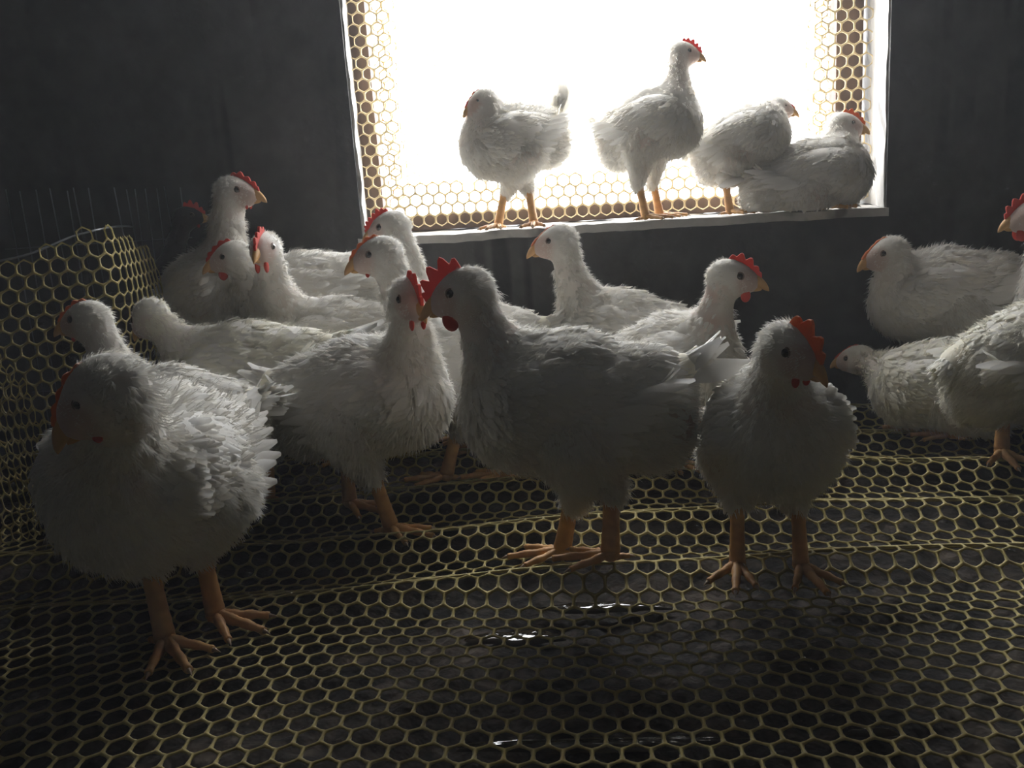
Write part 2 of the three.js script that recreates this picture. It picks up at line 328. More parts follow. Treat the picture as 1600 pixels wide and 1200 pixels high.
// naive surface nets over a grid
function surfaceNets(f, lo, hi, cell) {
  const nx = Math.ceil((hi.x - lo.x) / cell) + 1, ny = Math.ceil((hi.y - lo.y) / cell) + 1, nz = Math.ceil((hi.z - lo.z) / cell) + 1;
  const val = new Float32Array(nx * ny * nz), at = (i, j, k) => (k * ny + j) * nx + i;
  for (let k = 0; k < nz; k++) for (let j = 0; j < ny; j++) for (let i = 0; i < nx; i++) val[at(i, j, k)] = f(lo.x + i * cell, lo.y + j * cell, lo.z + k * cell);
  const id = new Int32Array(nx * ny * nz).fill(-1), pos = [], idx = [];
  const E = [[0, 1], [2, 3], [4, 5], [6, 7], [0, 2], [1, 3], [4, 6], [5, 7], [0, 4], [1, 5], [2, 6], [3, 7]];
  for (let k = 0; k < nz - 1; k++) for (let j = 0; j < ny - 1; j++) for (let i = 0; i < nx - 1; i++) {
    const v = []; let m = 0;
    for (let c = 0; c < 8; c++) { v[c] = val[at(i + (c & 1), j + ((c >> 1) & 1), k + (c >> 2))]; if (v[c] < 0) m |= 1 << c; }
    if (m === 0 || m === 255) continue;
    let x = 0, y = 0, z = 0, n = 0;
    for (const [a, b] of E) if ((v[a] < 0) !== (v[b] < 0)) { const t = v[a] / (v[a] - v[b]); x += (a & 1) + t * ((b & 1) - (a & 1)); y += ((a >> 1) & 1) + t * (((b >> 1) & 1) - ((a >> 1) & 1)); z += (a >> 2) + t * ((b >> 2) - (a >> 2)); n++; }
    id[at(i, j, k)] = pos.length / 3;
    pos.push(lo.x + (i + x / n) * cell, lo.y + (j + y / n) * cell, lo.z + (k + z / n) * cell);
  }
  const quad = (a, b, c, d, flip) => { if (min(a, b, c, d) < 0) return; flip ? idx.push(a, c, b, a, d, c) : idx.push(a, b, c, a, c, d); };
  for (let k = 1; k < nz - 1; k++) for (let j = 1; j < ny - 1; j++) for (let i = 1; i < nx - 1; i++) {
    const s = val[at(i, j, k)] < 0;
    if (s !== val[at(i + 1, j, k)] < 0) quad(id[at(i, j - 1, k - 1)], id[at(i, j, k - 1)], id[at(i, j, k)], id[at(i, j - 1, k)], !s);
    if (s !== val[at(i, j + 1, k)] < 0) quad(id[at(i - 1, j, k - 1)], id[at(i - 1, j, k)], id[at(i, j, k)], id[at(i, j, k - 1)], !s);
    if (s !== val[at(i, j, k + 1)] < 0) quad(id[at(i - 1, j - 1, k)], id[at(i, j - 1, k)], id[at(i, j, k)], id[at(i - 1, j, k)], !s);
  }
  return { pos, idx };
}

const torsoShapes = [
  [[0.050, -0.012, 0], [0.062, 0.060, 0.056]], [[-0.012, -0.002, 0], [0.084, 0.070, 0.062]], [[-0.078, 0.004, 0], [0.052, 0.050, 0.047]],
  [[-0.085, -0.03, 0], [0.044, 0.043, 0.041]], [[0.018, 0.026, 0], [0.060, 0.044, 0.046]]];
function torsoSDF(x, y, z) {
  let d = 1; for (const [c, r] of torsoShapes) { const e = ell(x, y, z, c, r); d = d === 1 ? e : smin(d, e, 0.022); } return d;
}

let birdSeed = 1000;
function chicken(o) {
  const R = rng(birdSeed += 17), s = o.s ?? 1, th = o.heading * PI / 180;
  const root = new THREE.Group(); root.name = numbered('chicken'); scene.add(root);
  root.position.set(o.at[0], o.ground ?? netY(o.at[0], o.at[1]), o.at[1]); root.rotation.y = th;
  tag(root, o.label, 'chicken', 'young white chickens in the shed');
  // world offset -> the bird's own axes (x forward, y up, z to its right)
  const own = (wx, wy, wz) => { const x = wx - root.position.x, z = wz - root.position.z; return V(x * cos(th) - z * sin(th), wy - root.position.y, x * sin(th) + z * cos(th)); };
  const sit = !!o.sit, bodyY = o.bodyY ?? (sit ? 0.078 : 0.172), pitch = (o.pitch ?? 4) * PI / 180, bx = o.bodyX ?? 0, bz = o.bodyZ ?? 0, byaw = (o.bodyYaw ?? 0) * PI / 180, fat = o.fat ?? 1;
  const Bm = new THREE.Matrix4().makeTranslation(bx, bodyY, bz).multiply(new THREE.Matrix4().makeRotationY(byaw)).multiply(new THREE.Matrix4().makeRotationZ(pitch)).multiply(new THREE.Matrix4().makeScale(s, s * fat, s * fat));
  const Bi = Bm.clone().invert(), be = Bi.elements;
  const B = (x, y, z) => V(x, y, z).applyMatrix4(Bm), Bd = (x, y, z) => V(x, y, z).transformDirection(Bm);
  const head = own(...o.head), hyaw = ((o.look ?? o.heading) - o.heading) * PI / 180, hp = (o.nod ?? -8) * PI / 180, hroll = (o.tilt ?? 0) * PI / 180;
  const Hm = new THREE.Matrix4().makeTranslation(head.x, head.y, head.z).multiply(new THREE.Matrix4().makeRotationY(hyaw)).multiply(new THREE.Matrix4().makeRotationZ(hp)).multiply(new THREE.Matrix4().makeRotationX(hroll)).multiply(new THREE.Matrix4().makeScale(s, s, s));
  const Hi = Hm.clone().invert(), he = Hi.elements, hf = V(1, 0, 0).transformDirection(Hm);
  // neck: a curve from between the shoulders to the back of the head
  const n0 = B(0.064, 0.008, 0), n2 = V(-0.008, -0.008, 0).applyMatrix4(Hm), n1 = B(0.088, 0.062, 0).lerp(V(-0.016, -0.05, 0).applyMatrix4(Hm), 0.45);
  const neck = []; for (let i = 0; i <= 7; i++) { const t = i / 7, u = 1 - t; neck.push(n0.clone().multiplyScalar(u * u).addScaledVector(n1, 2 * u * t).addScaledVector(n2, t * t)); }
  const nw = o.neckW ?? 1, nr = (t) => s * nw * (0.040 * (1 - t) ** 1.5 + 0.0205 * (1 - (1 - t) ** 1.5));
  // legs
  const legs = [];
  if (o.feet) for (const [k, f] of o.feet.entries()) {
    const gy = (o.ground ?? netY(f[0], f[1])) + 0.001, foot = own(f[0], gy, f[1]), side = k ? 1 : -1, fy = ((f[2] ?? o.heading) - o.heading) * PI / 180;
    const hip = B(-0.012, -0.03, side * 0.036), up = (f[3] ?? 1) * 0.064 * s;
    const hock = sit ? foot.clone().add(V(-0.05 * cos(fy), 0.016, 0.05 * sin(fy))) : foot.clone().add(V(-0.014 * cos(fy), 0.012 + up, 0.014 * sin(fy)));
    if (!sit) hock.lerp(V(hip.x, hock.y, hip.z), 0.22);
    legs.push({ foot, hip, hock, fy });
  }
  const parts = (x, y, z) => {
    const qx = be[0] * x + be[4] * y + be[8] * z + be[12], qy = be[1] * x + be[5] * y + be[9] * z + be[13], qz = be[2] * x + be[6] * y + be[10] * z + be[14];
    const t = torsoSDF(qx, qy, qz) * s;
    let n = 1; for (let i = 0; i < 7; i++) n = min(n, capsule(x, y, z, neck[i], neck[i + 1], nr(i / 7), nr((i + 1) / 7)));
    const ax = he[0] * x + he[4] * y + he[8] * z + he[12], ay = he[1] * x + he[5] * y + he[9] * z + he[13], az = he[2] * x + he[6] * y + he[10] * z + he[14];
    let h = ell(ax, ay, az, [-0.004, 0.003, 0], [0.0275, 0.0230, 0.0200]);
    h = smin(h, ell(ax, ay, az, [0.018, -0.004, 0], [0.0205, 0.0160, 0.0125]), 0.014) * s;
    let l = 1; for (const g of legs) l = min(l, capsule(x, y, z, g.hip, g.hock, 0.041 * s, (sit ? 0.02 : 0.0145) * s));
    return [t, n, h, l];
  };
  const field = (x, y, z) => { const [t, n, h, l] = parts(x, y, z); let d = smin(t, n, 0.03 * s); d = smin(d, h, 0.014 * s); if (l < 0.5) d = smin(d, l, 0.022 * s); if (sit) d = max(d, 0.004 - y); return d; };
  const lo = V(1, 1, 1), hi = V(-1, -1, -1), grow = (p, r) => { lo.min(V(p.x - r, p.y - r, p.z - r)); hi.max(V(p.x + r, p.y + r, p.z + r)); };
  for (const [c, r] of torsoShapes) grow(B(...c), (max(...r) + 0.012) * s * max(1, fat));
  grow(head, 0.045 * s); neck.forEach((p, i) => grow(p, nr(i / 7) + 0.012)); for (const g of legs) grow(g.hock, 0.03);
  if (sit) lo.y = -0.004;
  const { pos, idx } = surfaceNets(field, lo, hi, o.cell ?? 0.0052);
  const nv = pos.length / 3, nor = new Float32Array(pos.length), col = new Float32Array(pos.length), reg = new Uint8Array(nv), hx = new Float32Array(nv);
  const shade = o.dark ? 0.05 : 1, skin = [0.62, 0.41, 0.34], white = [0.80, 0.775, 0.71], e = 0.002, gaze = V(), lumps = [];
  for (let i = 0; i < nv; i++) {
    const x = pos[3 * i], y = pos[3 * i + 1], z = pos[3 * i + 2];
    const g = V(field(x + e, y, z) - field(x - e, y, z), field(x, y + e, z) - field(x, y - e, z), field(x, y, z + e) - field(x, y, z - e)).normalize();
    nor.set([g.x, g.y, g.z], 3 * i);
    const lump = (parts(x, y, z)[2] < 0.006 ? 0.001 : 0.0045) * (noise2(x * 52 + z * 37 + birdSeed, y * 52 - z * 21, 13) + 0.5 * noise2(x * 110 + birdSeed, (y + z) * 110, 14) - 0.75) * s;
    lumps.push(g.x * lump, g.y * lump, g.z * lump);
    const p = parts(x, y, z); let r = 0; for (let k = 1; k < 4; k++) if (p[k] < p[r]) r = k; reg[i] = r;
    gaze.set(x, y, z).applyMatrix4(Hi); hx[i] = gaze.x;
    const face = r === 2 ? 0.8 * smooth(-0.002, 0.016, gaze.x - abs(gaze.y + 0.002) * 0.35) * smooth(0.021, 0.012, gaze.y) : 0;
    const q = V(x, y, z).applyMatrix4(Bi);
    const under = smooth(0.03, 0.0, hypot((q.x - 0.01) * 0.5, q.y + 0.035)) * 0.35, vent = (o.vent ?? 0.2) * smooth(0.035, 0.0, hypot(q.x + 0.118, q.y + 0.012)), crop = r === 1 ? (o.bare ?? 0.25) : 0;
    const m = clamp(face * 0.85 + under + vent + crop * noise2(x * 60, y * 60, 9), 0, 1), d = 0.94 + 0.1 * (noise2(x * 90, (y + z) * 90, 31) - 0.5);
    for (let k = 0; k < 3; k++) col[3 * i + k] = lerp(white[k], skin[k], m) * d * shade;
  }
  for (let i = 0; i < pos.length; i++) pos[i] += lumps[i];
  const body = mesh('body', makeGeo(pos, idx, null, null, col), bodyMat, root);

  // wings: pads that hug the flanks
  const wingTris = [], wingNodes = [];
  for (const side of [-1, 1]) {
    const nu = 22, nvv = 12, outer = [], inner = [], ww = o.wing ?? {}, spread = (ww.spread ?? 4) * PI / 180 * ((side > 0 ? ww.right : ww.left) ?? 1), puff = ww.puff ?? 1;
    const pivot = V(0.06, 0.02, side * 0.05);
    const swing = (p) => { const d = p.clone().sub(pivot); const a = -side * spread; return V(d.x * cos(a) + d.z * sin(a), d.y, -d.x * sin(a) + d.z * cos(a)).add(pivot); };
    for (let i = 0; i <= nu; i++) for (let j = 0; j <= nvv; j++) {
      const u = i / nu, v = (j / nvv) * 2 - 1, x = lerp(0.078, -0.098, u), hh = 0.044 * Math.pow(max(0, sin(PI * (0.10 + 0.90 * Math.pow(u, 0.8)))), 0.62) + 0.002, y = lerp(0.008, 0.016, u) - 0.012 * sin(PI * u) * 0.5 + v * hh + 0.010 * u * (1 - v);
      let z = 0.09; for (let it = 0; it < 30; it++) { const d = torsoSDF(x, y, z); if (d < 0.0006) break; z -= d * 0.8; if (z < 0.01) { z = 0.01; break; } }
      const edge = sqrt(max(0, 1 - v * v)) * Math.pow(clamp(u * 6, 0, 1), 0.5), t = (0.0035 + 0.0105 * edge * (1 - 0.3 * u)) * puff + 0.006 * u * smooth(0.3, -1, v);
      outer.push(swing(V(x, y, side * (z + t * (i === 0 || i === nu ? 0.2 : 1))))); inner.push(swing(V(x, y, side * (z - 0.003))));
    }
    const P = [], I = [], W = nvv + 1, all = [...outer, ...inner].map((p) => p.applyMatrix4(Bm)), off = outer.length;
    all.forEach((p) => P.push(p.x, p.y, p.z));
    const q = (a, b, c, d) => (side > 0 ? I.push(a, b, c, b, d, c) : I.push(a, c, b, b, c, d));
    for (let i = 0; i < nu; i++) for (let j = 0; j < nvv; j++) { const a = i * W + j; q(a, a + W, a + 1, a + W + 1); q(off + a, off + a + 1, off + a + W, off + a + W + 1); }
    for (let i = 0; i < nu; i++) { q(i * W, off + i * W, (i + 1) * W, off + (i + 1) * W); const t = nvv; q(i * W + t, (i + 1) * W + t, off + i * W + t, off + (i + 1) * W + t); }
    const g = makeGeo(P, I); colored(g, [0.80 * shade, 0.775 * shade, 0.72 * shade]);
    const wing = mesh('wing', g, bodyMat, root);
    // long flight feathers along the lower and rear edge
    for (let k = 0; k < 8; k++) {
      const u = 0.40 + 0.5 * (k / 7), j = 1 + Math.round(k * 0.75), a = outer[Math.round(u * nu) * W + min(j, nvv)].clone();   // already in the bird's axes
      const len = (0.062 - 0.003 * k + 0.006 * R()) * s, dir = Bd(-1, -0.16 + 0.055 * k + 0.05 * (R() - 0.5), side * (0.02 + 0.10 * R())), up = Bd(0, 0.15, side);
      const z = dir.clone().cross(up).normalize(), yv = z.clone().cross(dir).normalize();
      const f = mesh('flight_feather', flightGeo, o.dark ? darkFeatherMat : featherMat, wing);
      f.matrixAutoUpdate = false; f.matrix.makeBasis(dir, yv, z).scale(V(len, len, len)).setPosition(a.addScaledVector(up, 0.002)); f.matrix.decompose(f.position, f.quaternion, f.scale); f.matrixAutoUpdate = true;
    }
    wingTris.push({ outer, W, nu, nvv, side }); wingNodes.push(wing);
  }

  // plumage: contour feathers and down rooted on the skin
  const tri = [], acc = []; let area = 0;
  const A = V(), Bv = V(), C = V();
  for (let t = 0; t < idx.length; t += 3) {
    A.fromArray(pos, 3 * idx[t]); Bv.fromArray(pos, 3 * idx[t + 1]); C.fromArray(pos, 3 * idx[t + 2]);
    area += Bv.clone().sub(A).cross(C.clone().sub(A)).length() / 2; acc.push(area); tri.push(t);
  }
  const pick = () => { const r = R() * area; let a = 0, b = acc.length - 1; while (a < b) { const m = (a + b) >> 1; acc[m] < r ? a = m + 1 : b = m; } return tri[a]; };
  const neckDir = n0.clone().sub(n2).normalize(), fluff = o.fluff ?? 1;
  const flow = (r, p, n) => {
    const q = p.clone().applyMatrix4(Bi);
    if (r === 2) return hf.clone().multiplyScalar(-1).add(V(0, -0.35, 0));
    if (r === 1) return neckDir.clone();
    if (r === 3) return V(-0.25, -1, 0);
    return Bd(-1, -0.2 - 0.9 * smooth(0.04, 0.1, q.x) - 0.3 * smooth(0, -0.05, q.y), 0);
  };
  const M = new THREE.Matrix4(), tint = new THREE.Color();
  function put(list, p, n, dir, len, wid, lift) {
    const f = dir.sub(n.clone().multiplyScalar(dir.dot(n))).normalize(), jit = V(R() - 0.5, R() - 0.5, R() - 0.5).multiplyScalar(0.55);
    f.add(jit).sub(n.clone().multiplyScalar(f.dot(n))).normalize();
    const x = f.clone().multiplyScalar(cos(lift)).addScaledVector(n, sin(lift)), y = n.clone().multiplyScalar(cos(lift)).addScaledVector(f, -sin(lift)), z = x.clone().cross(y);
    list.push([M.clone().makeBasis(x, y, z).scale(V(len, len, wid)).setPosition(p.x - n.x * 0.0015, p.y - n.y * 0.0015, p.z - n.z * 0.0015)]);
  }
  const contour = [], down = [], dens = (o.dens ?? 1), total = Math.round(area * 66000 * dens);
  for (let k = 0; k < total; k++) {
    const t = pick(), a = idx[t]; let r1 = R(), r2 = R(); if (r1 + r2 > 1) { r1 = 1 - r1; r2 = 1 - r2; }
    A.fromArray(pos, 3 * a); Bv.fromArray(pos, 3 * idx[t + 1]); C.fromArray(pos, 3 * idx[t + 2]);
    const p = A.clone().addScaledVector(Bv.clone().sub(A), r1).addScaledVector(C.clone().sub(A), r2), n = V(nor[3 * a], nor[3 * a + 1], nor[3 * a + 2]), g = p.clone().applyMatrix4(Hi), r = g.x > -0.012 && g.length() < 0.04 ? 2 : reg[a];
    if (r === 2) {
      if (g.x > 0.029 || (g.x > 0.010 && g.y > 0.008 && abs(g.z) < 0.005)) continue;
      if (g.x > -0.004 && hypot(g.x - 0.0105, g.y - 0.005) < 0.0072) continue;
      put(down, p, n, flow(2, p, n), (g.x > 0.004 ? 0.0046 + 0.002 * R() : 0.0055 + 0.006 * R() * smooth(0.01, -0.02, g.x)) * s * fluff, 0.006 * s, (g.x > 0.004 ? 0.12 : 0.35) + 0.5 * R());
      continue;
    }
    if (sit && p.y < 0.012) continue;
    if (r === 1 && R() < (o.bare ?? 0.25) * 0.75) continue;
    const q = p.clone().applyMatrix4(Bi), soft = r === 3 || q.y < -0.035 || q.x < -0.105;
    if ((o.vent ?? 0.2) > 0.5 && hypot(q.x + 0.118, q.y + 0.012) < 0.024 && R() < 0.75) continue;
    if (r === 1) { if (R() < 0.45) put(contour, p, n, flow(1, p, n), (0.011 + 0.005 * R()) * s, 0.012 * s, 0.10 + 0.25 * R()); else put(down, p, n, flow(1, p, n), (0.009 + 0.008 * R()) * s * fluff, 0.009 * s, 0.3 + 0.6 * R()); }
    else if (soft) { if (R() < 0.35) put(contour, p, n, flow(r, p, n), (0.014 + 0.006 * R()) * s, 0.016 * s, 0.12 + 0.25 * R()); else put(down, p, n, flow(r, p, n), (0.012 + 0.008 * R()) * s * fluff, 0.011 * s, 0.25 + 0.6 * R()); }
    else if (R() < 0.75) put(contour, p, n, flow(0, p, n), (0.018 + 0.012 * R()) * s, (0.015 + 0.008 * R()) * s, 0.04 + 0.36 * R() * R()); else put(down, p, n, flow(0, p, n), (0.011 + 0.007 * R()) * s * fluff, 0.010 * s, 0.25 + 0.5 * R());
  }
  function instanced(name, geo, list, parent) {
    const m = new THREE.InstancedMesh(geo, featherMat, list.length); m.name = name; m.userData.kind = 'stuff'; parent.add(m);
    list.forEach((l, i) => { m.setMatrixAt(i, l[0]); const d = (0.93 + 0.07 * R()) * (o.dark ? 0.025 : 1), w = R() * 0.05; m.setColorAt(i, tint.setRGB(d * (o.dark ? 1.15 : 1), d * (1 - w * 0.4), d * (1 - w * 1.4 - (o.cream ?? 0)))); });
    return m;
  }
  instanced('plumage', contourGeo, contour, root); instanced('down', tuftGeo, down, root);
  wingTris.forEach(({ outer, W, nu, nvv, side }, w) => {
    const list = [], n = Math.round(1050 * dens);
    for (let k = 0; k < n; k++) {
      const front = R() < 0.3, i = front ? Math.floor(R() * 3) : Math.floor(Math.pow(R(), 1.1) * (nu - 1)), j = Math.floor(R() * nvv), a = outer[i * W + j], b = outer[(i + 1) * W + j], c = outer[i * W + j + 1], d = outer[(i + 1) * W + j + 1];
      const u = R(), v = R(), p = a.clone().multiplyScalar((1 - u) * (1 - v)).addScaledVector(b, u * (1 - v)).addScaledVector(c, (1 - u) * v).addScaledVector(d, u * v);
      const nn = b.clone().sub(a).cross(c.clone().sub(a)).normalize().multiplyScalar(side); if (nn.dot(Bd(0, 0.2, side)) < 0) nn.multiplyScalar(-1);
      const ff = i / nu; if (front) p.addScaledVector(Bd(1, 0, 0), 0.016 * R() * s).addScaledVector(nn, -0.004 * s); put(list, p, nn, Bd(-1, -0.28 + 0.1 * ff, 0), (0.017 + 0.014 * ff + 0.008 * R()) * s, (0.013 + 0.008 * R()) * s, 0.04 + 0.3 * R() * R());
    }
    instanced('covert_feathers', contourGeo, list, wingNodes[w]);
  });

  // tail
  {
    const up = (o.tail ?? 18) * PI / 180, root0 = B(-0.112, 0.026, 0), len = (o.tailL ?? 0.058) * s;
    const g = new THREE.SphereGeometry(1, 14, 10).scale(0.03 * s, 0.02 * s, 0.024 * s).applyMatrix4(new THREE.Matrix4().makeRotationZ(-up + pitch)).translate(root0.x, root0.y, root0.z);
    const tail = mesh('tail', colored(g, [0.80 * shade, 0.76 * shade, 0.62 * shade]), bodyMat, root);
    for (let k = 0; k < 11; k++) {
      const f = k / 10 - 0.5, row = k % 2, el = up + 0.35 * row + 0.5 * (R() - 0.5) - 0.4 * abs(f), yaw = f * 0.8;
      const dir = Bd(-cos(el) * cos(yaw), sin(el), sin(yaw) * cos(el)), nrm = Bd(sin(el), cos(el), f * 1.8).normalize(), z = dir.clone().cross(nrm).normalize(), y = z.clone().cross(dir).normalize(), L = len * (0.85 + 0.3 * R());
      const fm = mesh('tail_feather', tailGeo, o.dark ? darkFeatherMat : featherMat, tail);
      fm.matrix.makeBasis(dir, y, z).scale(V(L, L, L)).setPosition(root0.clone().addScaledVector(Bd(0, 0, 1), f * 0.022 * s)); fm.matrix.decompose(fm.position, fm.quaternion, fm.scale);
    }
    const list = []; for (let k = 0; k < 150 * dens; k++) { const a = R() * 2 * PI, b = R() * 0.02, d = Bd(-cos(up), sin(up), 0), n = Bd(sin(up) * cos(a), cos(up) * cos(a), sin(a)); put(list, root0.clone().addScaledVector(d, b).addScaledVector(n, 0.016 * s), n, d.clone(), (0.016 + 0.012 * R()) * s, 0.014 * s, 0.1 + 0.25 * R()); }
    instanced('tail_coverts', contourGeo, list, tail);
  }

  // head: eyes, beak, comb, wattles
  for (const side of [-1, 1]) {
    const ey = mesh('eye', eyeGeo, eyeMat, root), p = V(0.0105, 0.0050, side * 0.0150).applyMatrix4(Hm); ey.position.copy(p); ey.scale.setScalar(s);
    ey.quaternion.setFromRotationMatrix(Hm.clone().scale(V(1 / s, 1 / s, 1 / s)));
    const lid = mesh('eyelid', lidGeo, lidMat, ey); lid.position.z = side * 0.0014;
  }
  {
    const up = [], rr = []; for (let i = 0; i <= 9; i++) { const t = i / 9; up.push(V(0.026 + 0.0255 * t, 0.000 - 0.0125 * t * t, 0)); rr.push(0.0098 * Math.pow(1 - t, 0.62) + 0.0006); }
    const lw = [], lr = []; for (let i = 0; i <= 6; i++) { const t = i / 6; lw.push(V(0.024 + 0.018 * t, -0.0100 - 0.0015 * t, 0)); lr.push(0.0056 * Math.pow(1 - t, 0.55) + 0.0005); }
    const bk = mesh('beak', taperTube(up, rr, 10, 0.72).applyMatrix4(Hm), beakMat, root);
    mesh('lower_mandible', taperTube(lw, lr, 8, 0.85).applyMatrix4(Hm), beakMat, bk);
  }
  {
    const H = o.comb ?? 0.012, teeth = o.teeth ?? 5, sh = new THREE.Shape();
    const prof = [[0.0385, 0.0058], [0.032, 0.0108], [0.022, 0.0155], [0.010, 0.0225], [-0.002, 0.0258], [-0.012, 0.0245]];
    const basePt = (t) => { const q = t * 4.4, i = min(4, Math.floor(q)), f = q - i; return [lerp(prof[i][0], prof[i + 1][0], f), lerp(prof[i][1], prof[i + 1][1], f) - 0.0012]; };
    const amp = []; for (let i = 0; i <= teeth; i++) amp.push(0.75 + 0.5 * R());
    const b0 = basePt(0); sh.moveTo(b0[0] - 0.001, b0[1] - 0.003);
    for (let i = 0; i <= teeth * 6; i++) { const t = i / (teeth * 6), [x, y] = basePt(t), a = lerp(0.22, 0.58, t) * PI, env = Math.pow(sin(PI * Math.pow(clamp(0.02 + 0.98 * t, 0, 1), 1.35)), 0.7), saw = Math.pow(0.5 + 0.5 * cos(t * teeth * 2 * PI + PI), 0.8) * amp[Math.floor(t * teeth)], h = H * env * (0.5 + 0.5 * saw) + 0.0008; sh.lineTo(x + cos(a) * h, y + sin(a) * h); }
    for (let i = 8; i >= 0; i--) { const [x, y] = basePt(i / 8); sh.lineTo(x - 0.002, y - 0.0055); }
    const th2 = o.combT ?? 0.0022, g = new THREE.ExtrudeGeometry(sh, { depth: th2, bevelEnabled: true, bevelSize: 0.0007, bevelThickness: 0.0009, bevelSegments: 2, steps: 1 }).translate(0, 0, -th2 / 2).applyMatrix4(Hm);
    const cm = mesh('comb', g, combMats[o.combColor ?? 'red'], root);
    if (o.wattle ?? 1) for (const side of [-1, 1]) { const w = (o.wattle ?? 1); mesh('wattle', new THREE.SphereGeometry(1, 12, 9).scale(0.0065 * w, 0.0085 * w, 0.0028 * w).translate(0.022, -0.0195 - 0.002 * w, side * 0.0068).applyMatrix4(Hm), combMats.red, root); }
  }

  // legs and feet
  legs.forEach((g, k) => {
    const geos = [], yel = [0.60, 0.345, 0.115], ankle = g.foot.clone().add(V(0, 0.011 * s, 0)), up = g.hock.clone().add(V(0, sit ? 0 : 0.012 * s, 0));
    const sp = [], sr = []; for (let i = 0; i <= 16; i++) { const t = i / 16; sp.push(up.clone().lerp(ankle, t)); sr.push(s * (lerp(0.0102, 0.0088, sin(PI * min(1, t * 1.05))) + 0.0004 * (i % 2))); }
    geos.push(taperTube(sp, sr, 12, 0.86), new THREE.SphereGeometry(0.0100 * s, 12, 9).scale(1, 0.9, 0.95).translate(ankle.x, ankle.y - 0.001, ankle.z));
    for (const [a, L, r] of [[-0.55, 0.050, 0.0054], [0.0, 0.062, 0.0059], [0.52, 0.050, 0.0054], [PI + 0.35 * (k ? 1 : -1), 0.021, 0.0046]]) {
      const ang = g.fy + a + 0.12 * (R() - 0.5), d = V(cos(ang), 0, -sin(ang)), tp = [], tr = [], n = 22;
      for (let i = 0; i <= n; i++) { const t = i / n, y = lerp(0.010, r + 0.0002, smooth(0, 0.45, t)) + 0.0022 * sin(PI * t) * (abs(a) > 2 ? 0.4 : 1) - 0.001 * t; tp.push(ankle.clone().addScaledVector(d, t * L * s).setY(g.foot.y + y * s)); tr.push(s * r * (1 - 0.42 * t) * (1 + 0.07 * (i % 2)) * (1 + 0.10 * cos(t * 3 * 2 * PI))); }
      geos.push(taperTube(tp, tr, 8));
      const cp = [], cr = []; for (let i = 0; i <= 4; i++) { const t = i / 4; cp.push(tp[n].clone().addScaledVector(d, 0.008 * t * s).add(V(0, -0.0022 * t * t, 0))); cr.push(0.0022 * s * (1 - t) + 0.0002); }
      geos.push(colored(taperTube(cp, cr, 6), [0.42, 0.30, 0.2]));
    }
    geos.forEach((q) => { if (!q.attributes.color) { const p = q.attributes.position, c = new Float32Array(p.count * 3); for (let i = 0; i < p.count; i++) { const d = 0.8 + 0.4 * noise2(p.getX(i) * 160, p.getY(i) * 160 + p.getZ(i) * 90, 55), low = 1 - 0.12 * noise2(p.getX(i) * 50, p.getZ(i) * 50, 58); c[3 * i] = yel[0] * d; c[3 * i + 1] = yel[1] * d * low; c[3 * i + 2] = yel[2] * d; } q.setAttribute('color', new THREE.BufferAttribute(c, 3)); } q.deleteAttribute('uv'); });
    mesh('leg', mergeGeometries(geos), legMat, root);
  });
  return root;
}

